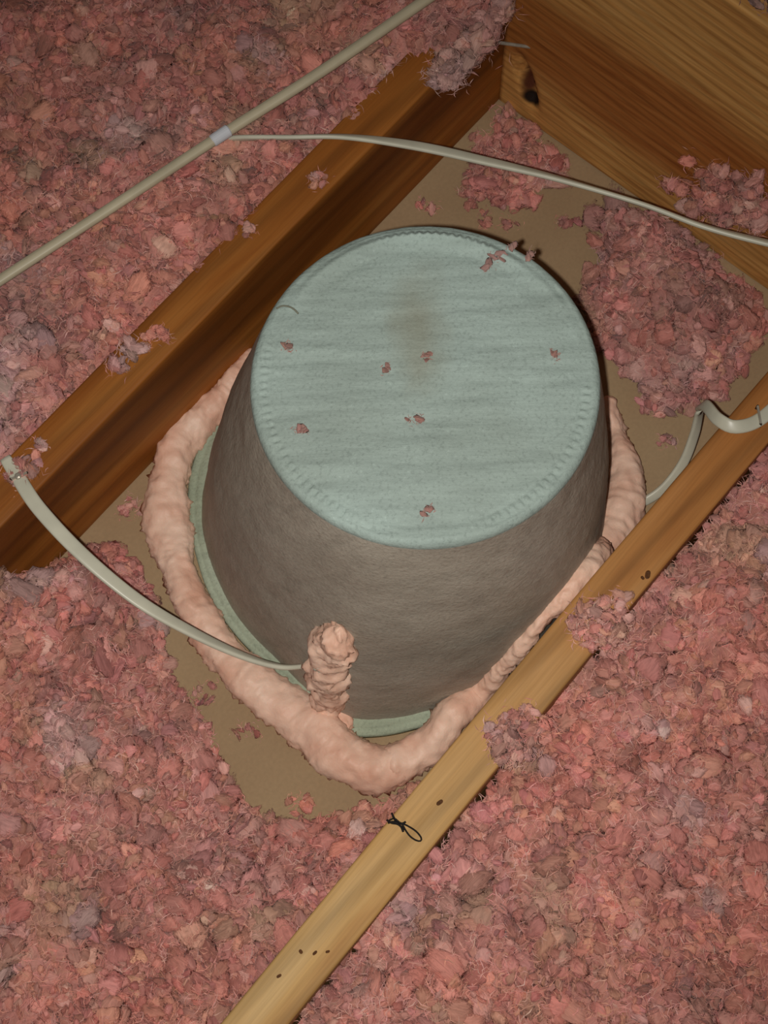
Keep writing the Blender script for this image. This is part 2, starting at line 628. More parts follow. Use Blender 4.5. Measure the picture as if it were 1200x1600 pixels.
def header_disp(V):
    # V: x along the board (world -y), y depth (0 = face seen), z height
    kx, kz = -KN[1], KN[2]
    dx, dz = V[:, 0] - kx, V[:, 2] - kz
    c, s = math.cos(0.35), math.sin(0.35)
    a = (dx * c + dz * s) / 0.0085
    e = (-dx * s + dz * c) / 0.030
    g = np.exp(-(a ** 2 + e ** 2) ** 1.5) * (V[:, 1] < 0.004)
    V[:, 1] += g * 0.013 * (1 + 0.5 * vnoise(V * 400, 4))
    # a saw split a little above the knot
    return V


W_H2 = mat_wood('red_brown_pine_header', lin(226, 176, 108), lin(212, 156, 88), lin(176, 118, 62), ring=3.2, seed=(1.7, 6.3, 4.2),
                spots=[(-KN[1], 0.0, KN[2], 0.013, lin(84, 42, 24), (1.25, 0.3, 0.42)), (-KN[1] + 0.005, 0.006, KN[2] - 0.024, 0.010, lin(28, 16, 10))],
                band=(2, 0.13, 0.07, lin(205, 165, 140), 0.10))
hd = board('header_board', -LJ0 + 0.0005, -RJ0 - 0.0005, round_rect(0.0, 0.038, 0.0, HZ, 0.0025, dense=0.0045), W_H2, step=0.004, disp=header_disp)
# local x -> world -y, local y -> world +x
hd.matrix_world = Matrix(((0, 1, 0, HX), (-1, 0, 0, 0), (0, 0, 1, 0), (0, 0, 0, 1)))
tag(hd, 'tall red brown header board with a dark knot across the far end', 'board')

# ------------------------------------------------------------------ recessed light cover
TOPC = np.array([0.0107, -0.0131])
TR, TZ = 0.1236, 0.3044
ang_b = np.radians([115, 129, 141, 151, 170, 183, 193, 205, 216, 227, 245, 275, 322, 360, 410])
rad_b = np.array([198, 194, 188, 187, 183, 181, 188, 206, 199, 189, 189, 191, 190, 189, 191]) / 1000
ang_w = np.radians([121, 140, 161, 181, 193, 205, 220, 233, 270, 322, 360, 410])
rad_w = np.array([181, 178, 173, 172, 179, 193, 183, 175, 174, 176, 176, 177]) / 1000


def radial(th, ang, rad):
    A = np.concatenate([ang - 2 * np.pi, ang, ang + 2 * np.pi])
    Rr = np.concatenate([rad, rad, rad])
    o = np.argsort(A)
    t = np.mod(th, 2 * np.pi)
    v = 0
    for k in range(-4, 5):
        v = v + np.interp(t + k * 0.025, A[o], Rr[o])
    return v / 9


def clip_joist(P):
    P[..., 1] = np.maximum(P[..., 1], RJ0 + 0.0025)
    P[..., 1] = np.minimum(P[..., 1], LJ0 - 0.0015)
    return P


WZ = 0.012


def wall_point(th, t, off=0.0):
    """t = 0 at the flange, 1 at the rim"""
    th = np.asarray(th, float)
    rb = radial(th, ang_w, rad_w)
    B = np.stack([rb * np.cos(th), rb * np.sin(th)], -1)
    T = TOPC + (TR + 0.0005) * np.stack([np.cos(th), np.sin(th)], -1)
    tt = np.asarray(t, float)[..., None]
    bulge = 0.006 * np.sin(np.pi * tt)
    XY = B * (1 - tt) + T * tt + (bulge + off) * np.stack([np.cos(th), np.sin(th)], -1)
    z = WZ + (TZ - 0.007 - WZ) * tt[..., 0]
    return clip_joist(np.concatenate([XY, z[..., None]], -1))


def on_wall(px, py):
    """where the sight line through px, py meets the cover's wall"""
    best = None
    for z in np.linspace(WZ, TZ - 0.01, 400):
        P = at(px, py, z)
        th = math.atan2(P[1], P[0])
        t = (z - WZ) / (TZ - 0.007 - WZ)
        for _ in range(4):
            ctr = TOPC * t
            th = math.atan2(P[1] - ctr[1], P[0] - ctr[0])
        Q = wall_point(np.array(th), np.array(t))
        e = np.linalg.norm(Q[:2] - P[:2])
        if best is None or e < best[0]:
            best = (e, th, t, Q)
    return best


cover = empty('recessed_light_cover', (0, 0, 0))
tag(cover, 'grey green felt bucket cover upside down over a recessed light', 'light cover')
NA = 480
th = np.linspace(0, 2 * np.pi, NA, endpoint=False)
# wall
ts = np.linspace(0, 1, 60)
TH, TT = np.meshgrid(th, ts, indexing='xy')
Vw = wall_point(TH, TT)
dirs = np.stack([np.cos(TH), np.sin(TH), 0 * TH], -1)
dn = 0.0016 * fbm(Vw.reshape(-1, 3) * 22, 21).reshape(TH.shape) + 0.0004 * fbm(Vw.reshape(-1, 3) * 130, 22).reshape(TH.shape)
Vw = clip_joist(Vw + dirs * dn[..., None])
mesh_from('side_wall', Vw.reshape(-1, 3), grid_faces(len(ts), NA), M_WALL, cover)
# top: crowned disc with crimped rim and a rounded shoulder
rr = np.concatenate([np.linspace(0.0, 0.86, 44), np.linspace(0.87, 1.0, 22)])
rows = []
for k, q in enumerate(rr):
    rad = (TR - 0.005) * q
    xy = TOPC + rad * np.stack([np.cos(th), np.sin(th)], -1)
    zz = TZ + 0.0015 * (1 - q * q) + 0 * th
    P3 = np.stack([xy[:, 0], xy[:, 1], zz], -1)
    # faint parallel ridges of the felt
    rowdir = xy @ np.array([RT[0], RT[1]]) * 0 + xy @ np.array([0.70, 0.71])
    ridge = 0.0018 * fbm(np.stack([rowdir * 55, (xy @ np.array([0.71, -0.70])) * 9, 0 * th], -1), 31) + 0.0005 * fbm(P3 * 60, 33)
    # pressed ticks round the rim, stronger in some arcs
    arcs = np.clip(vnoise(np.stack([np.cos(th) * 2.6 + 5, np.sin(th) * 2.6, 0 * th], -1), 8) * 2.2 + 0.75, 0, 1)
    m_r = np.exp(-((q - 0.962) / 0.022) ** 2)
    tick = 0.0011 * np.cos(th * 120) * m_r * arcs
    lip = 0.0009 * np.exp(-((q - 0.93) / 0.012) ** 2) * arcs
    far = np.clip(np.cos(th - math.radians(42)), 0, 1) ** 3
    lipf = far * (0.0045 * np.exp(-((q - 0.95) / 0.03) ** 2) - 0.0012 * np.exp(-((q - 0.86) / 0.03) ** 2))
    P3[:, 2] += ridge * (1 - 0.5 * m_r) + tick - lip * 0.5 + lipf
    rows.append(P3)
for k in range(1, 9):     # shoulder
    a = math.pi / 2 * k / 8
    rad = TR - 0.005 + 0.006 * math.sin(a)
    xy = TOPC + rad * np.stack([np.cos(th), np.sin(th)], -1)
    P3 = np.stack([xy[:, 0], xy[:, 1], TZ - 0.007 * (1 - math.cos(a)) + 0 * th], -1)
    P3[:, 2] += 0.0005 * fbm(P3 * 120, 34)
    rows.append(P3)
Vt = np.array(rows)
Vt[0, :, 2] = Vt[0, :, 2].mean()
mesh_from('top_panel', Vt.reshape(-1, 3), grid_faces(len(Vt), NA), M_TOP, cover)
# flange: flat felt ring with a pressed step
prof = [(-0.05, 0.0125), (0.12, 0.0120), (0.42, 0.0118), (0.52, 0.0098), (0.60, 0.0100), (0.88, 0.0092), (1.0, 0.0072), (1.0, 0.0002), (0.0, 0.0002)]
rb, rw_ = radial(th, ang_b, rad_b), radial(th, ang_w, rad_w)
rows = []
for (q, z) in prof:
    r = rw_ + (rb - rw_) * q
    P3 = np.stack([r * np.cos(th), r * np.sin(th), z + 0 * th], -1)
    P3 = clip_joist(P3)
    if z > 0.001:
        P3[:, 2] += 0.0008 * fbm(P3 * 60, 41)
    rows.append(P3)
mesh_from('flange', np.array(rows).reshape(-1, 3), grid_faces(len(rows), NA), M_FLANGE, cover)

# ------------------------------------------------------------------ expanding foam
def foam_tube(ctrl, nv=40, step=0.0016, seed=0, rough=1.0, floor_z=0.0006):
    """ctrl rows: x y z half-width half-height"""
    R = catmull(ctrl, step)
    X, a, b = R[:, :3], R[:, 3], R[:, 4]
    T, S, N = frames(X)
    t = np.linspace(0, 2 * np.pi, nv, endpoint=False)
    # rounded ends
    s_ = np.concatenate([[0], np.cumsum(np.linalg.norm(np.diff(X, axis=0), axis=1))])
    e0 = np.sqrt(np.clip(1 - (1 - np.clip(s_ / 0.010, 0, 1)) ** 2, 0.0004, 1))
    e1 = np.sqrt(np.clip(1 - (1 - np.clip((s_[-1] - s_) / 0.010, 0, 1)) ** 2, 0.0004, 1))
    e = (e0 * e1)
    wob = np.stack([s_ * 34, 0 * s_, 0 * s_ + seed], -1)
    a = a * (1 + 0.12 * vnoise(wob, seed + 3)); b = b * (1 + 0.14 * vnoise(wob + 7, seed + 4))
    c, s = np.cos(t), np.sin(t)
    D = S[:, None, :] * c[None, :, None] + N[:, None, :] * s[None, :, None]
    V = X[:, None, :] + S[:, None, :] * (a * e)[:, None, None] * c[None, :, None] + N[:, None, :] * (b * e)[:, None, None] * s[None, :, None]
    P = V.reshape(-1, 3)
    # lumps, cross-wise folds of the bead and a ragged skin
    fold = np.sin(s_ * 480 + 5 * vnoise(np.stack([s_ * 40, 0 * s_, 0 * s_ + seed], -1), seed))
    fm = np.clip(vnoise(np.stack([s_ * 18, 0 * s_ + 3, 0 * s_ + seed], -1), seed + 2) + 0.35, 0, 1)
    d = 0.0055 * fbm(P * 42, seed + 5, 3) + 0.0022 * fbm(P * 150, seed + 6, 3)
    d += 0.0018 * np.maximum(0, fbm(P * 330, seed + 7, 2) - 0.1) * 2 * np.clip(fbm(P * 30, seed + 8, 2) * 2 + 0.6, 0, 1)
    d = d.reshape(V.shape[:2]) + (0.0004 * fold * fm)[:, None]
    edge = np.exp(-(((s + 0.30) / 0.30) ** 2))[None, :]
    rag = np.maximum(0, fbm(P * 260, seed + 9, 3)).reshape(V.shape[:2]) * 0.0085 * edge
    V = V + D * ((d * rough + rag) * e[:, None])[..., None]
    V[..., 2] = np.maximum(V[..., 2], floor_z)
    nu = len(X)
    Fq = [tuple(q) for q in grid_faces(nu, nv).tolist()]
    return V.reshape(-1, 3), Fq


def fpath(rows):
    out = []
    for (px, py, z, a, b) in rows:
        p = at(px, py, z)
        out.append((p[0], p[1], p[2], a, b))
    return out


foam = empty('foam_sealant', at(560, 1195, 0))
tag(foam, 'lumpy pale pink expanding foam bead sealing round the felt cover', 'foam')
V, Fq = foam_tube(fpath([
    (398, 545, .018, .008, .010), (378, 582, .016, .010, .012), (345, 622, .014, .012, .013), (312, 655, .014, .014, .014),
    (282, 690, .014, .017, .015), (266, 740, .014, .018, .015), (260, 800, .014, .018, .015), (272, 870, .013, .017, .014),
    (298, 935, .013, .016, .014), (335, 1000, .013, .0165, .014), (385, 1055, .013, .018, .015), (440, 1100, .013, .0185, .016),
    (490, 1140, .014, .019, .017), (535, 1180, .015, .019, .018), (585, 1200, .015, .0195, .019), (640, 1185, .016, .017, .017)]), seed=3)
mesh_from('foam_bead', V, Fq, M_FOAM, foam)
rows = fpath([(600, 1200, .018, .016, .017), (640, 1184, .020, .016, .017), (676, 1158, .024, .0155, .017), (712, 1112, .030, .013, .016)])
for (px, py, a, off) in ((748, 1076, .0105, .003), (780, 1042, .0085, .002), (808, 1008, .0075, .002), (836, 976, .0075, .002), (862, 946, .0075, .002), (888, 914, .0090, .003), (914, 882, .0120, .004), (934, 856, .0125, .004)):
    e, t_, tt_, Q = on_wall(px, py)
    rows.append((*(Q + np.array([math.cos(t_), math.sin(t_), 0.6]) * off), a, a * 1.1))
V, Fq = foam_tube(rows, seed=23, rough=0.9)
mesh_from('foam_bead', V, Fq, M_FOAM, foam)
V, Fq = foam_tube(fpath([
    (905, 905, .040, .011, .014), (940, 858, .036, .014, .016), (965, 812, .028, .0165, .017), (978, 765, .022, .017, .016),
    (974, 725, .018, .014, .014), (965, 690, .016, .010, .012), (955, 655, .014, .008, .010), (946, 620, .012, .006, .008)]), seed=37)
mesh_from('foam_bead', V, Fq, M_FOAM, foam)
# vertical dab that closes the slit where the cable goes in
rows = []
for (px, py, a, off) in ((536, 972, .008, .004), (526, 990, .0150, .006), (517, 1018, .0165, .007), (518, 1050, .0130, .006), (516, 1085, .0125, .005),
                         (517, 1120, .011, .004), (520, 1150, .011, .004)):
    e, t_, tt_, Q = on_wall(px, py)
    d = np.array([math.cos(t_), math.sin(t_), 0.2])
    rows.append((*(Q + d * off), a, a * 0.8))
p = at(518, 1172, .012)
rows.append((*p, .011, .010))
V, Fq = foam_tube(rows, seed=51, rough=1.7)
mesh_from('foam_dab', V, Fq, M_FOAM, foam)
CABLE_IN = rows[2][:3]

# ------------------------------------------------------------------ pink loose-fill insulation
PAL = [(lin(208, 146, 130), 3.0), (lin(202, 136, 132), 3.0), (lin(186, 136, 138), 2.0), (lin(216, 188, 180), 1.4), (lin(202, 162, 134), 1.4),
       (lin(170, 98, 94), 1.0), (lin(172, 146, 136), 1.2)]
PC = np.array([p[0] for p in PAL]) * np.array([1.16, 0.99, 0.96]); PW = np.array([p[1] for p in PAL])


def ico(sub):
    b = bmesh.new()
    bmesh.ops.create_icosphere(b, subdivisions=sub, radius=1.0)
    b.verts.ensure_lookup_table()
    V = np.array([v.co[:] for v in b.verts]); Fx = np.array([[v.index for v in f.verts] for f in b.faces])
    b.free()
    return V, Fx


def make_variants(sub, n, seed, thin=(0.25, 0.55)):
    """torn pieces of wool: flattened, ragged, some folded or squared off"""
    V0, Fx = ico(sub)
    r = np.random.default_rng(seed)
    out = []
    for k in range(n):
        V = V0 * (1 + 0.38 * fbm(V0 * 1.4 + 10 * k + 3.3, seed + k, 2) + 0.34 * fbm(V0 * 3.6 + 7 * k, seed + k + 50, 2))[:, None]
        for _ in range(r.integers(1, 4)):
            p = r.normal(size=3); p[2] *= 0.3; p /= np.linalg.norm(p)
            dd = V @ p
            V = V - p * (np.maximum(0, dd - r.uniform(0.3, 0.7)) * 0.85)[:, None]
        V = V * np.array([r.uniform(0.85, 1.45), r.uniform(0.65, 1.0), r.uniform(*thin)])
        V[:, 2] += 0.35 * r.uniform(-1, 1) * V[:, 0] ** 2 + 0.25 * r.uniform(-1, 1) * V[:, 1] ** 2
        V += 0.10 * np.stack([vnoise(V0 * 4 + 20, seed + k), vnoise(V0 * 4 + 40, seed + k), vnoise(V0 * 4 + 60, seed + k)], -1)
        body = 1.25 - 1.45 * np.hypot(V0[:, 0], V0[:, 1]) ** 1.3 + 0.25 * vnoise(V0 * 2.5, seed + k)
        out.append(np.c_[V, body])
    return out, Fx


VAR_M = make_variants(3, 20, 200, (0.2, 0.42))
VAR_S = make_variants(2, 20, 300, (0.15, 0.4))
VAR_T = make_variants(1, 16, 400, (0.3, 0.55))


def rot_rand(r, n, tilt):
    """random rotations that keep the flakes roughly flat, tilted by up to `tilt`"""
    z = r.uniform(0, 2 * np.pi, n); a = r.normal(0, tilt, n); b = r.normal(0, tilt, n)
    cz, sz, ca, sa, cb, sb = np.cos(z), np.sin(z), np.cos(a), np.sin(a), np.cos(b), np.sin(b)
    Rz = np.zeros((n, 3, 3)); Rz[:, 0, 0] = cz; Rz[:, 0, 1] = -sz; Rz[:, 1, 0] = sz; Rz[:, 1, 1] = cz; Rz[:, 2, 2] = 1
    Rx = np.zeros((n, 3, 3)); Rx[:, 0, 0] = 1; Rx[:, 1, 1] = ca; Rx[:, 1, 2] = -sa; Rx[:, 2, 1] = sa; Rx[:, 2, 2] = ca
    Ry = np.zeros((n, 3, 3)); Ry[:, 1, 1] = 1; Ry[:, 0, 0] = cb; Ry[:, 0, 2] = sb; Ry[:, 2, 0] = -sb; Ry[:, 2, 2] = cb
    return Rx @ Ry @ Rz


def tints(P, r, pale=0.0):
    """flake colours: the wool is salmon in some drifts, mauve or dusty in others"""
    n = len(P)
    lo = fbm(P * 9.0, 71, 2); lo2 = fbm(P * 14.0 + 30, 72, 2)
    wts = np.tile(PW, (n, 1))
    wts[:, 0] *= np.exp(2.2 * lo); wts[:, 1] *= np.exp(1.2 * lo2)
    wts[:, 2] *= np.exp(-2.2 * lo); wts[:, 3] *= np.exp(-1.6 * lo + pale * 2)
    wts[:, 4] *= np.exp(2.5 * lo2); wts[:, 6] *= np.exp(-2.5 * lo2 + pale)
    wts[:, 5] *= np.exp(-pale * 2)
    wts /= wts.sum(1)[:, None]
    cum = np.cumsum(wts, 1)
    k = (r.random(n)[:, None] > cum).sum(1).clip(0, len(PAL) - 1)
    c = PC[k] * 0.42 + (wts @ PC) * 0.58
    clump = fbm(P * 34.0 + 11, 75, 2); dusty = np.clip(fbm(P * 26.0 + 50, 76, 2) * 2.4 - 0.35, 0, 0.75)[:, None]
    c = c * (1 - dusty) + dusty * np.where((lo2 > 0)[:, None], lin(196, 158, 136), lin(206, 172, 168)) * 1.02
    c = c * np.exp(0.34 * clump)[:, None]
    c = c * np.exp(r.normal(0, 0.14, n))[:, None] * (1 + r.normal(0, 0.03, (n, 3)))
    return np.clip(c, 0.01, 0.9)


def flakes(P, size, var, r, tilt, pale=0.0, flat=1.0):
    Vv, Fx = var
    k = r.integers(0, len(Vv), len(P))
    col = tints(P, r, pale)
    Rm = rot_rand(r, len(P), tilt)
    size = size * 1.22
    off = r.uniform(-5, 5, (len(P), 3))
    OV, OF, OC, OL, base = [], [], [], [], 0
    for i in range(len(Vv)):
        s = np.where(k == i)[0]
        if not len(s):
            continue
        v = Vv[i][:, :3] * np.array([1, 1, flat])
        bd = Vv[i][:, 3]
        W = np.einsum('nij,vj->nvi', Rm[s], v) * size[s][:, None, None] + P[s][:, None, :]
        nvv = len(v)
        OV.append(W.reshape(-1, 3))
        OF.append((Fx[None] + (np.arange(len(s)) * nvv)[:, None, None]).reshape(-1, 3) + base)
        OC.append(np.c_[np.repeat(col[s], nvv, 0), np.tile(bd, len(s))])
        OL.append((v[None] * size[s][:, None, None] + off[s][:, None, :]).reshape(-1, 3))
        base += len(s) * nvv
    return np.vstack(OV), np.vstack(OF), np.vstack(OC), np.vstack(OL)


def fibres(P, r, length=(0.005, 0.014), width=0.00034, lift=0.35):
    """fine loose glass threads: slim curved three-vertex-wide ribbons"""
    n = len(P)
    a = r.uniform(0, 2 * np.pi, n)
    d = np.stack([np.cos(a), np.sin(a), r.normal(0, lift, n)], -1)
    d /= np.linalg.norm(d, axis=1)[:, None]
    sd = np.cross(d, np.array([0, 0, 1.0])); sd /= np.maximum(np.linalg.norm(sd, axis=1), 1e-6)[:, None]
    L = r.uniform(*length, n)[:, None]
    bend = r.normal(0, 0.35, n)[:, None] * L * sd
    w = width * r.uniform(0.6, 1.3, n)[:, None]
    A, B, D_ = P - d * L / 2, P + bend * 0.5, P + d * L / 2
    up = np.array([0, 0, 1.0]) * w
    V = np.stack([A, B - sd * w, B + sd * w + up * 0.5, D_], 1)
    Fx = np.array([[0, 1, 2], [2, 1, 3]])
    Fc = (Fx[None] + (np.arange(n) * 4)[:, None, None]).reshape(-1, 3)
    c = np.clip(tints(P, r, 0.5) * 1.05, 0, 0.85)
    return V.reshape(-1, 3), Fc, np.c_[np.repeat(c, 4, 0), np.full(4 * n, 1.5)], np.repeat(r.uniform(-5, 5, (n, 3)), 4, 0)


def join(parts):
    V, Fx, Cc, Lc, b = [], [], [], [], 0
    for v, f, c, l in parts:
        V.append(v); Fx.append(f + b); Cc.append(c); Lc.append(l); b += len(v)
    return np.vstack(V), np.vstack(Fx), np.vstack(Cc), np.vstack(Lc)


def seg_dist(x, y, line):
    best = np.full(x.shape, 1e9)
    for (ax, ay), (bx, by) in zip(line[:-1], line[1:]):
        dx, dy = bx - ax, by - ay
        t = np.clip(((x - ax) * dx + (y - ay) * dy) / (dx * dx + dy * dy), 0, 1)
        best = np.minimum(best, np.hypot(x - ax - t * dx, y - ay - t * dy))
    return best


def in_poly(x, y, poly):
    ins = np.zeros(x.shape, bool)
    n = len(poly)
    for i in range(n):
        (x1, y1), (x2, y2) = poly[i], poly[(i + 1) % n]
        if y1 == y2:
            continue
        cnd = ((y1 > y) != (y2 > y)) & (x < (x2 - x1) * (y - y1) / (y2 - y1) + x1)
        ins ^= cnd
    return ins


def bed(name, label, poly, hfun, seed, dens_m=1 / 118e-6, dens_s=1 / 50e-6, margin=120, size_m=(0.0058, 0.0125), size_s=(0.0032, 0.0065), cell=0.005, pale=0.0, cat='insulation'):
    """a drift of loose wool: an uneven body plus the torn flakes that lie on it, one uncountable object"""
    r = np.random.default_rng(seed)
    poly = [tuple(p) for p in poly]
    xs = [p[0] for p in poly]; ys = [p[1] for p in poly]
    x0, x1, y0, y1 = min(xs), max(xs), min(ys), max(ys)
    area = (x1 - x0) * (y1 - y0)

    def keep(x, y, margin=margin):
        z = hfun(x, y)
        px, py = project(np.stack([x, y, z], -1))
        return in_poly(x, y, poly) & (px > -margin) & (px < 1200 + margin) & (py > -margin) & (py < 1600 + margin)
    parts = []
    # body
    gx = np.arange(x0, x1 + cell, cell); gy = np.arange(y0, y1 + cell, cell)
    X, Y = np.meshgrid(gx, gy, indexing='ij')
    ok = keep(X.ravel(), Y.ravel(), 900).reshape(X.shape)
    Zb = hfun(X.ravel(), Y.ravel())
    Pn = np.stack([X.ravel(), Y.ravel(), Zb], -1)
    Zb = np.maximum(Zb - 0.0035 + 0.005 * fbm(Pn * 75, seed), 0.0008)
    Pb = np.stack([X.ravel(), Y.ravel(), Zb], -1)
    q = grid_faces(len(gx), len(gy), wrap_v=False)
    q = q[ok.ravel()[q].all(1)]
    if len(q):
        used = np.unique(q)
        remap = np.full(len(Pb), -1); remap[used] = np.arange(len(used))
        tri = np.vstack([q[:, [0, 1, 2]], q[:, [0, 2, 3]]])
        cb = tints(Pb[used], np.random.default_rng(seed + 9), pale)
        parts.append((Pb[used], remap[tri], np.c_[cb * 0.5 + cb.mean(0) * 0.45, np.full(len(used), 1.5)], Pb[used]))
    for dens, (s0, s1), var, tilt, up in ((dens_m, size_m, VAR_M, 0.42, 0.0), (dens_s, size_s, VAR_S, 0.65, 0.0015)):
        n = int(area * dens)
        x = r.uniform(x0, x1, n); y = r.uniform(y0, y1, n)
        k = keep(x, y)
        x, y = x[k], y[k]
        h = hfun(x, y)
        sz = s0 + (s1 - s0) * r.random(len(x)) ** 2.2
        z = np.maximum(h + r.uniform(-0.0065, 0.0025, len(x)) + up, sz * 0.25)
        parts.append(flakes(np.stack([x, y, z], -1), sz, var, r, tilt, pale))
    # coarser pieces carry the drift on beyond the picture
    n = int(area / 70e-6)
    x = r.uniform(x0, x1, n); y = r.uniform(y0, y1, n)
    k = keep(x, y, 900) & ~keep(x, y, margin - 20)
    x, y = x[k], y[k]
    if len(x):
        parts.append(flakes(np.stack([x, y, hfun(x, y) + r.uniform(-0.005, 0.003, len(x))], -1), r.uniform(0.005, 0.011, len(x)), VAR_T, r, 0.5, pale))
    n = int(area / 9e-6)
    x = r.uniform(x0, x1, n); y = r.uniform(y0, y1, n)
    k = keep(x, y)
    x, y = x[k], y[k]
    parts.append(fibres(np.stack([x, y, np.maximum(hfun(x, y) + r.uniform(-0.001, 0.006, len(x)), 0.001)], -1), r))
    V, Fx, Cc, Lc = join(parts)
    ob = mesh_from(name, V, Fx, M_INS, smooth=True, colors=Cc, loc=Lc)
    tag(ob, label, cat, kind='stuff')
    return ob


def lumps(x, y, amp, seed, f=16):
    P = np.stack([x, y, 0 * x], -1)
    pits = np.clip(vnoise(P * 38, seed + 8) - 0.45, 0, 0.4) / 0.4
    return amp * (fbm(P * f, seed, 2) + 0.7 * fbm(P * f * 2.6, seed + 3, 2) - 1.3 * pits)


def smooth01(t):
    t = np.clip(t, 0, 1)
    return t * t * (3 - 2 * t)


# drift beyond the left joist: it laps raggedly over the joist's outer edge
def edge_left(x):
    P = np.stack([x * 28, 0 * x, 0 * x], -1)
    return LJ1 - 0.0045 + 0.006 * fbm(P, 81, 3) - 0.031 * smooth01((x - 0.288) / 0.035)


def h_left(x, y):
    e = smooth01((y - LJ1) / 0.03)
    heap = 0.040 * np.exp(-(((x - 0.42) / 0.09) ** 2 + ((y - LJ1 - 0.01) / 0.06) ** 2)) + 0.012 * smooth01((x - 0.29) / 0.03)
    return JZ - 0.006 + 0.012 * e + lumps(x, y, 0.014, 5) * (0.4 + 0.6 * e) + heap


xe = np.linspace(-0.62, 0.80, 240)
bed('loose_insulation', 'pink loose fill wool beyond the orange brown joist, under the thick cable',
    [(a, b) for a, b in zip(xe, edge_left(xe))] + [(0.80, 0.85), (-0.62, 0.85)], h_left, 1)


# drift outside the right joist
def edge_right(x):
    P = np.stack([x * 30, 0 * x, 0 * x], -1)
    return RJ1 + 0.002 - 0.004 * np.clip(fbm(P, 91, 3) + 0.3, 0, 1) + 0.003 * np.cos((x + 0.05) * 3.2) - 0.002


def h_right(x, y):
    e = smooth01((RJ1 - y) / 0.05)
    return JZ - 0.026 + 0.022 * e + lumps(x, y, 0.016, 15) * (0.35 + 0.65 * e)


bed('loose_insulation', 'pink loose fill wool filling the lower right, outside the yellow pine joist',
    [(a, b) for a, b in zip(xe, edge_right(xe))] + [(0.80, -0.75), (-0.62, -0.75)], h_right, 2)

# drift in the near end of the bay
free = [at(px, py, 0)[:2] for (px, py) in ((60, 868), (140, 858), (185, 862), (215, 890), (238, 925), (252, 962), (262, 1010), (272, 1060), (300, 1095),
                                            (335, 1140), (348, 1190), (362, 1232), (395, 1262), (440, 1288), (480, 1282), (530, 1272), (570, 1262), (640, 1238), (690, 1190))]
free[0][1] = LJ0 - 0.001
free[-1][1] = RJ0 + 0.001


def h_near(x, y):
    d = seg_dist(x, y, free)
    h = 0.010 + 0.062 * smooth01(d / 0.10) + 0.03 * smooth01((d - 0.08) / 0.2)
    lft = 0.06 * smooth01((y - 0.10) / 0.10) * smooth01(d / 0.05)
    return h + lft + lumps(x, y, 0.016, 25) * smooth01(d / 0.05)


bed('loose_insulation', 'pink loose fill wool between the joists, below the lower left of the felt cover',
    [tuple(p) for p in free] + [(-0.62, RJ0 + 0.001), (-0.62, LJ0 - 0.001)], h_near, 3)


# thinner drifts in the far end of the bay
def patch(pts, hmax, L, seed, label, pale=0.0, z=0.0, **kw):
    poly = [at(px, py, z)[:2] for (px, py) in pts]
    for p in poly:
        p[0] = min(p[0], HX - 0.004)
        p[1] = min(max(p[1], RJ0 + 0.003), LJ0 - 0.003)
    # ragged outline
    ring = []
    for i in range(len(poly)):
        a, b = np.array(poly[i]), np.array(poly[(i + 1) % len(poly)])
        for t in np.linspace(0, 1, 8, endpoint=False):
            ring.append(a + (b - a) * t)
    ring = np.array(ring)
    ring += 0.012 * np.stack([fbm(np.c_[ring * 70, 0 * ring[:, :1]], seed, 2), fbm(np.c_[ring * 70, 0 * ring[:, :1] + 5], seed, 2)], -1)
    ring[:, 0] = np.minimum(ring[:, 0], HX - 0.003)
    closed = [tuple(p) for p in ring] + [tuple(ring[0])]

    def hf(x, y):
        d = seg_dist(x, y, closed)
        return 0.006 + hmax * smooth01(d / L) + lumps(x, y, 0.010, seed) * smooth01(d / 0.03)
    return bed('loose_insulation', label, closed[:-1], hf, seed, pale=pale, **kw)


patch([(905, 470), (935, 400), (925, 350), (960, 322), (1010, 330), (1050, 345), (1075, 380), (1130, 415), (1175, 460), (1195, 520), (1170, 570), (1130, 620),
       (1085, 640), (1030, 665), (1000, 640), (1005, 600), (960, 560), (925, 540)], 0.055, 0.055, 4,
      'mauve pink drift of wool on the plasterboard right of the felt cover')
patch([(748, 175), (790, 165), (835, 205), (870, 240), (880, 275), (850, 300), (845, 335), (800, 330), (770, 325), (735, 315), (705, 305), (725, 280), (740, 240)], 0.022, 0.04, 5,
      'thin scatter of pink wool in the corner under the sagging cable')


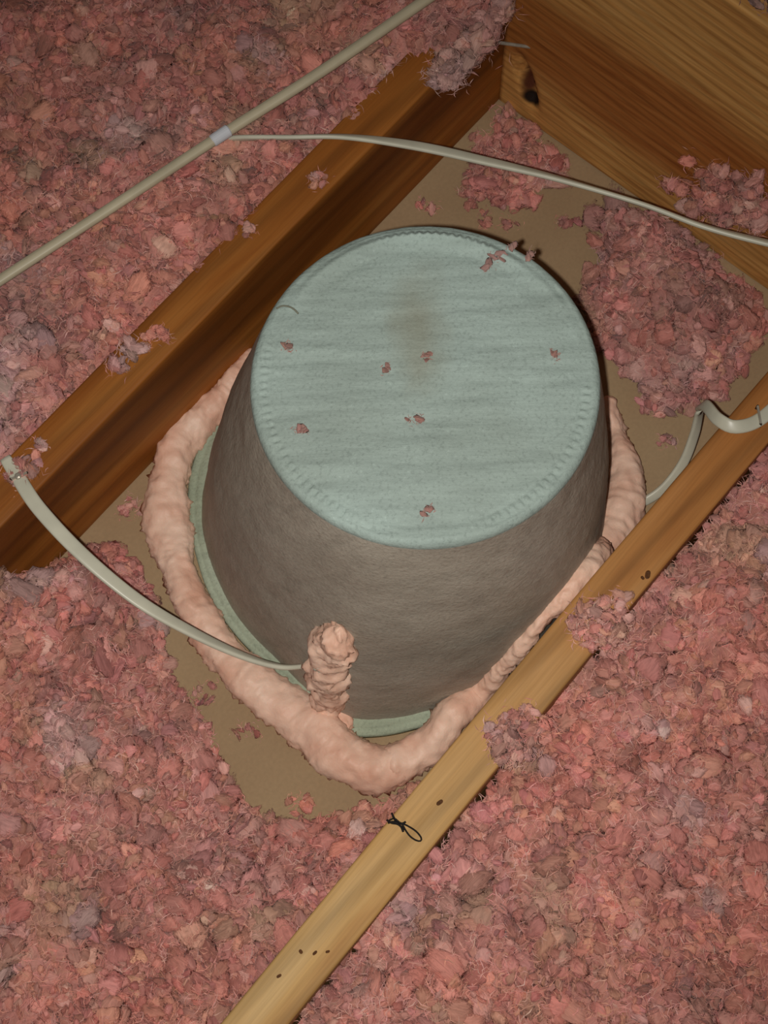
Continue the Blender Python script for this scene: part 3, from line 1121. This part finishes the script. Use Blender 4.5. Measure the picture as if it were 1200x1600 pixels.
# single tufts and flakes lying about
def tuft(center, rx, ry, rz, n, seed, label, group=None, name='insulation_tuft', size=(0.004, 0.008), pale=0.0, yaw=0.0, cat='insulation tuft', var=None, dull=0.0):
    r = np.random.default_rng(seed)
    q = r.normal(size=(n, 3)); q /= np.maximum(1, np.linalg.norm(q, axis=1) / 1.25)[:, None]
    q[:, 2] = np.abs(q[:, 2])
    lobes = np.clip(r.normal(size=(5, 3)), -1.3, 1.3) * np.array([.55, .55, .35])
    q = q * 0.62 * r.uniform(.6, 1.2, (5, 1))[r.integers(0, 5, n)] + lobes[r.integers(0, 5, n)] if n > 20 else q
    q[:, 2] = np.abs(q[:, 2])
    q = q * np.array([rx, ry, rz])
    c, s = math.cos(yaw), math.sin(yaw)
    q = np.stack([q[:, 0] * c - q[:, 1] * s, q[:, 0] * s + q[:, 1] * c, q[:, 2]], -1)
    sz = r.uniform(size[0], size[1], n)
    P = np.array(center) + q
    P[:, 2] = np.maximum(P[:, 2], center[2] + sz * 0.25)
    fq = np.array(center) + np.repeat(q, 6, 0) + r.normal(0, 1, (n * 6, 3)) * np.array([size[1], size[1], size[1] * .4]) * .7
    V, Fx, Cc, Lc = join([flakes(P, sz, var or VAR_M, r, 0.5, pale, 0.8), fibres(fq, r, (size[0], size[1] * 1.6))])
    if dull:
        Cc[:, :3] = Cc[:, :3] * (1 - dull) + dull * lin(156, 124, 116)
        Cc[:, 3] = 1.5
    V[:, 2] = np.maximum(V[:, 2], center[2] + 0.0002)
    ob = mesh_from(name, V, Fx, M_INS, smooth=True, colors=Cc, loc=Lc)
    recenter(ob)
    return tag(ob, label, cat, group)


Y = math.radians
tuft(at(946, 972, JZ), .017, .012, .010, 95, 401, 'pale mauve tuft of wool lapping over the middle of the yellow pine joist', pale=.7, yaw=-.4, size=(.003, .006))
tuft(at(808, 1150, JZ), .021, .014, .010, 100, 402, 'pale mauve tuft of wool lapping over the joist nearer the black thread', pale=.7, yaw=-.5, size=(.003, .006))
tuft(at(706, 104, JZ), .018, .012, .012, 70, 403, 'greyish heap of wool on the far end of the orange brown joist', pale=.9, yaw=.1, size=(.005, .010))
tuft(at(750, 62, JZ + .002), .020, .012, .026, 70, 404, 'greyish heap of wool piled against the end of the header board', pale=.9, size=(.005, .010))
tuft(at(496, 285, JZ), .007, .005, .002, 7, 405, 'thin pale wisp of wool on the orange brown joist below the sagging cable', pale=1.0, size=(.003, .005))
tuft(at(386, 362, JZ), .005, .003, .003, 5, 406, 'small pale wisp of wool on the edge of the orange brown joist, mid-length', pale=1.0, size=(.003, .005))
tuft(at(245, 522, JZ), .009, .006, .004, 9, 407, 'ragged pink tuft creeping onto the orange brown joist left of the cover', pale=.5, size=(.003, .006))
tuft(at(64, 697, JZ), .004, .004, .002, 6, 408, 'round pale dot of wool on the joist above the stapled white cable', pale=1.0, size=(.003, .004))
tuft(at(200, 560, JZ), .012, .007, .005, 12, 409, 'pink tuft on the joist edge at the left, below the larger drift', pale=.2, size=(.004, .007))
tuft(at(40, 735, JZ - .002), .012, .007, .006, 12, 410, 'dusty pink tuft beside the staple of the white cable', pale=.5, size=(.004, .007))
pc = at_x(1152, 312, HX - 0.012)
tuft((pc[0] - .004, pc[1], pc[2] - 0.035), .010, .046, .060, 130, 411, 'mauve clump of wool clinging to the header board above the sagging cable', pale=.4, size=(.005, .009))
tuft(at(1206, 0, HZ), .008, .03, .003, 60, 412, 'grey dusty wool on top of the header board in the corner', pale=1.0, size=(.003, .007), dull=.7)
G = 'loose flakes of wool on the plasterboard'
for k, (px, py, s, n, lab) in enumerate((
        (655, 322, .005, 3, 'small pink flake of wool on plasterboard just beyond the cover, left one'),
        (676, 325, .005, 3, 'small pink flake of wool on plasterboard just beyond the cover, right one'),
        (888, 350, .007, 7, 'pink tuft on bare plasterboard between the cover and the header board'),
        (758, 340, .007, 6, 'pink tuft on plasterboard directly above the cover rim'),
        (800, 352, .005, 4, 'small pink flake on plasterboard right above the cover rim'),
        (925, 482, .005, 4, 'small pink flake beside the right edge of the cover top'),
        (205, 795, .009, 9, 'red pink tuft on plasterboard between joist and foam, left of the cover'),
        (385, 1148, .008, 5, 'dull red flake on plasterboard touching the foam bead below left'),
        (320, 1085, .010, 8, 'brownish tuft on plasterboard between the near drift and the foam bead'),
        (470, 1262, .010, 8, 'pinkish tuft at the rim of the near drift below the foam'),
        (620, 1262, .011, 9, 'pale tuft wedged between foam bead and yellow pine joist'),
        (1040, 690, .007, 5, 'small mauve flake on plasterboard between the cover and the bent cable'),
        (770, 232, .006, 5, 'pink flake on plasterboard beside the far corner'))):
    tuft(at(px, py, 0.0), s, s * .7, s * .5, n, 430 + k, lab, G, 'insulation_tuft', (.0025, .005), yaw=k * 1.3)

# bits of wool lying on the cover
GT = 'specks of wool on the felt cover'
for k, (px, py, sx, sy, yaw, lab) in enumerate((
        (666, 556, .0065, .0035, .9, 'pink speck of wool at the middle of the cover top'),
        (650, 655, .009, .0025, -.15, 'thin pinkish sliver of wool just below the middle of the cover top'),
        (473, 672, .005, .003, .2, 'faint pink speck on the left part of the cover top'),
        (866, 552, .005, .004, .6, 'brownish pink speck near the right rim of the cover top'),
        (605, 573, .004, .0035, .0, 'grey speck left of the middle of the cover top'),
        (667, 797, .007, .003, .8, 'brown star-like shred of wool near the lower rim of the cover top'),
        (447, 541, .003, .003, .1, 'small grey crumb near the left rim of the cover top'),
        (790, 396, .012, .006, .75, 'ragged pink shred lying on the far rim of the cover top'),
        (765, 412, .012, .002, .95, 'thin pink shred lying beside the far rim shred'),
        (828, 396, .005, .004, .9, 'pale pink crumb on the very edge of the far rim'))):
    p = at(px, py, TZ + 0.002)
    tuft((p[0], p[1], TZ + 0.0008), sx * .6, sy * .45, .0004, 4, 470 + k, lab, GT, 'wool_speck', (.0018, .0032), yaw=yaw + math.radians(-49.5), cat='wool speck', var=VAR_S, dull=.8)

# ------------------------------------------------------------------ cables
def cable(name, rows, mat, label, nv=20, power=2.6, step=0.003):
    V, Fq = sweep(rows, nv, step, power)
    e = empty(name, rows[0][:3])
    mesh_from('sheath', V, Fq, mat, e)
    tag(e, label, 'cable')
    return e


def crow(rows):
    return [(*at(px, py, z), wd, tk, ro) for (px, py, z, wd, tk, ro) in rows]


c1 = crow([(-700, 906, .172, .0092, .0088, 0), (-160, 545, .172, .0092, .0088, 0), (0, 438, .174, .0092, .0088, 0), (170, 327, .178, .0092, .0088, 0), (345, 212, .180, .0094, .0090, 0), (500, 113, .186, .0098, .0094, 0),
           (665, 0, .192, .0100, .0096, 0), (860, -135, .195, .0100, .0096, 0), (1150, -335, .198, .0100, .0096, 0)])
V, Fq = sweep(c1, 20, 0.003, 2.0)
cb1 = mesh_from('power_cable', V, Fq, M_CABLE_OLD)
recenter(cb1)
tag(cb1, 'thick straight pale cable crossing the upper left over the wool', 'cable')
c2 = crow([(340, 222, .142, .008, .0042, 80), (372, 216, .152, .0088, .0044, 75), (450, 215, .156, .0092, .0046, 65), (540, 214, .158, .0098, .0046, 45), (650, 228, .160, .0104, .0046, 20), (760, 252, .162, .0104, .0048, 25),
           (870, 279, .164, .0104, .0048, 45), (1000, 318, .166, .0100, .0048, 60), (1100, 354, .168, .0098, .0048, 50), (1200, 380, .170, .0100, .0048, 40), (1340, 412, .172, .0100, .0048, 40)])
V, Fq = sweep(c2, 20, 0.003, 2.8)
cb2 = mesh_from('flat_cable', V, Fq, M_CABLE)
recenter(cb2)
tag(cb2, 'flat white cable sagging from the left wool across to the header board', 'cable')
ci = np.array(CABLE_IN)
c3 = crow([(8, 716, .1462, .0095, .0046, 0), (27, 744, .1462, .0118, .0048, 0), (62, 796, .150, .0120, .0048, 5), (130, 868, .146, .0118, .0048, 14), (215, 938, .130, .0114, .0048, 24), (300, 988, .108, .0108, .0048, 38),
           (380, 1025, .085, .0102, .0048, 55), (440, 1042, .070, .0098, .0048, 68), (490, 1040, .062, .0096, .0048, 78)])
c3.append((*(ci + np.array([-0.010, 0.0, 0.004])), .0094, .0048, 82))
c3.append((*(ci * np.array([.955, .955, 1])), .0090, .0046, 84))
V, Fq = sweep(c3, 20, 0.003, 2.8)
cb3 = mesh_from('flat_cable', V, Fq, M_CABLE)
recenter(cb3)
tag(cb3, 'flat white cable stapled to the left joist and entering the foam on the cover', 'cable')
c4 = crow([(1500, 300, .1468, .0112, .0046, 0), (1330, 495, .1468, .0112, .0046, 0), (1252, 592, .1468, .0112, .0046, 0), (1192, 652, .1468, .0112, .0046, 0), (1150, 667, .150, .0112, .0046, 25), (1122, 655, .146, .0110, .0046, 45), (1103, 634, .128, .0104, .0046, 55)])
c4 += crow([(1094, 640, .100, .0098, .0048, 40), (1085, 678, .070, .0096, .0048, 35), (1068, 722, .045, .0094, .0048, 35), (1040, 760, .030, .0092, .0048, 40), (1010, 782, .022, .0090, .0048, 50), (985, 790, .020, .0090, .0048, 60)])
V, Fq = sweep(c4, 20, 0.003, 2.8)
cb4 = mesh_from('flat_cable', V, Fq, M_CABLE)
recenter(cb4)
tag(cb4, 'flat white cable bending off the right joist down to the foam', 'cable')


# ------------------------------------------------------------------ staples, nail, thread, glint ring
def bar(p, q, wd, tk, mat, name, parent, up=(0, 0, 1)):
    p, q = np.array(p, float), np.array(q, float)
    t = (q - p) / np.linalg.norm(q - p)
    s = np.cross(t, up); s /= np.linalg.norm(s)
    n = np.cross(s, t)
    V = []
    for e in (p, q):
        for (a, b) in ((-1, -1), (-.6, 1), (.6, 1), (1, -1)):
            V.append(e + s * a * wd / 2 + n * b * tk / 2)
    Fq = [(0, 1, 5, 4), (1, 2, 6, 5), (2, 3, 7, 6), (3, 0, 4, 7), (3, 2, 1, 0), (4, 5, 6, 7)]
    return mesh_from(name, np.array(V), Fq, mat, parent, smooth=False)


def lathe(p, q, prof, mat, name, parent, nv=14):
    """prof: (distance along p-q, radius)"""
    p, q = np.array(p, float), np.array(q, float)
    t = (q - p) / np.linalg.norm(q - p)
    s = np.cross(t, (0.3, 0.5, 0.8)); s /= np.linalg.norm(s)
    n = np.cross(s, t)
    a = np.linspace(0, 2 * np.pi, nv, endpoint=False)
    V = np.vstack([p + t * d + r * (np.cos(a)[:, None] * s + np.sin(a)[:, None] * n) for d, r in prof])
    Fq = [tuple(x) for x in grid_faces(len(prof), nv).tolist()]
    Fq.append(tuple(range(nv))[::-1]); Fq.append(tuple((len(prof) - 1) * nv + k for k in range(nv)))
    return mesh_from(name, V, Fq, mat, parent, smooth=False)


def staple(pa, pb, z, label):
    a, b = at(*pa, z), at(*pb, z)
    e = empty('cable_staple', (a + b) / 2)
    bar(a, b, .0022, .0012, M_STEEL, 'crown', e)
    for p in (a, b):
        bar(p + np.array([0, 0, .0005]), p - np.array([0, 0, .009]), .0022, .0014, M_RUST, 'prong', e, up=(1, 0.2, 0))
    return tag(e, label, 'staple', 'cable staples')


s1 = staple((17, 748), (42, 738), .1496, 'bright metal staple holding the white cable on the left joist')
m_ = at(28, 744, .1500)
lathe(m_, m_ + np.array([0, 0, .0018]), [(0, .0028), (.0012, .0026), (.0018, .0014)], M_STEEL, 'insulator', s1)
staple((1184, 634), (1189, 662), .1502, 'dark metal staple holding the bent cable on the right joist')

p, q = at_x(776, 66, HX - 0.010), at_x(832, 79, HX - 0.001)
q = q + np.array([.004, 0, 0])
nail = empty('nail', p)
Ln = np.linalg.norm(q - p)
lathe(p, q, [(.0015, .0017), (Ln * .98, .0016), (Ln, .0008)], M_STEEL, 'shank', nail)
lathe(p - (q - p) / Ln * .0005, q, [(0, .0036), (.0014, .0038), (.002, .002)], M_RUST, 'head', nail)
tag(nail, 'toenailed steel nail in the corner of joist and header board', 'nail')

# dark knots / nail holes: small dimpled plugs set in the yellow joist
for (px, py, r_) in ((687, 1254, .0020), (1012, 898, .0026), (1004, 903, .0014), (470, 1487, .0014), (492, 1489, .0014), (512, 1487, .0012), (436, 1525, .0014)):
    p = at(px, py, JZ)
    a = np.linspace(0, 2 * np.pi, 14, endpoint=False)
    rows = []
    for (k, zz) in ((1.0, .0002), (.82, .0006), (.5, .0004), (.15, .0001)):
        rr_ = r_ * k * (1 + .25 * np.sin(2 * a + px))
        rows.append(np.stack([rr_ * np.cos(a) * 1.2, rr_ * np.sin(a), zz + 0 * a], -1))
    V = np.array(rows).reshape(-1, 3) + np.array([p[0], p[1], JZ])
    Fq = [tuple(x) for x in grid_faces(4, 14).tolist()] + [tuple(3 * 14 + k for k in range(14))]
    ob = mesh_from('knot', V, Fq, M_KNOT)
    ob.parent = jr
    ob.matrix_parent_inverse = Matrix.Translation(-Vector(jr.location))

# loop of black thread
tz = JZ + .0015
rows = []
for (px, py, dz) in ((606, 1283, 0), (616, 1279, .003), (624, 1285, .004), (636, 1290, .004), (650, 1299, .003), (658, 1309, .001), (657, 1314, 0), (650, 1313, .001), (641, 1307, .002),
                     (634, 1298, .003), (628, 1288, .004), (618, 1281, .003), (613, 1272, .001)):
    rows.append((*at(px, py, tz + dz), .0013, .0013, 0))
V, Fq = sweep(rows, 8, .0015, 2)
th1 = mesh_from('black_thread', V, Fq, M_BLACK)
th1e = empty('thread_scrap', at(632, 1295, JZ))
th1.name = 'loop'
th1.parent = th1e
th1.matrix_parent_inverse = Matrix.Translation(-Vector(th1e.location))
for k, pts in enumerate((((604, 1281), (612, 1286), (622, 1288), (632, 1297)), ((612, 1270), (617, 1281), (627, 1287), (634, 1284)), ((606, 1286), (616, 1284), (626, 1291), (630, 1300)))):
    rows = [(*at(px, py, tz + .001 + .001 * k), .0016, .0014, 0) for px, py in pts]
    V, Fq = sweep(rows, 8, .0015, 2)
    mesh_from('strand', V, Fq, M_BLACK, th1e)
tag(th1e, 'frayed loop of black thread lying on the yellow pine joist', 'thread')

# dark curl of fibre on the cover top
rows = [(*at(px, py, TZ + .0016), .0014, .0012, 0) for px, py in ((432, 482), (441, 478), (451, 479), (459, 483), (466, 490))]
V, Fq = sweep(rows, 8, .0015, 2)
cu = recenter(mesh_from('fibre_curl', V, Fq, mat_plain('grey_fibre', lin(112, 112, 98), .8)))
tag(cu, 'small dark curl of fibre at the left of the cover top', 'fibre')

# bluish gleam modelled as a pale glossy ring on the thick cable
P0, P1 = at(331, 221, .1795), at(358, 203, .1805)
lathe(P0, P1, [(0, .0046), (.001, .0054), (np.linalg.norm(P1 - P0) - .001, .0055), (np.linalg.norm(P1 - P0), .0047)], M_GLINT, 'glint', None, 20)
sl = recenter(bpy.data.objects['glint'])
sl.name = 'cable_glint'
tag(sl, 'short shiny pale sleeve on the thick cable, modelled as a ring', 'glint')
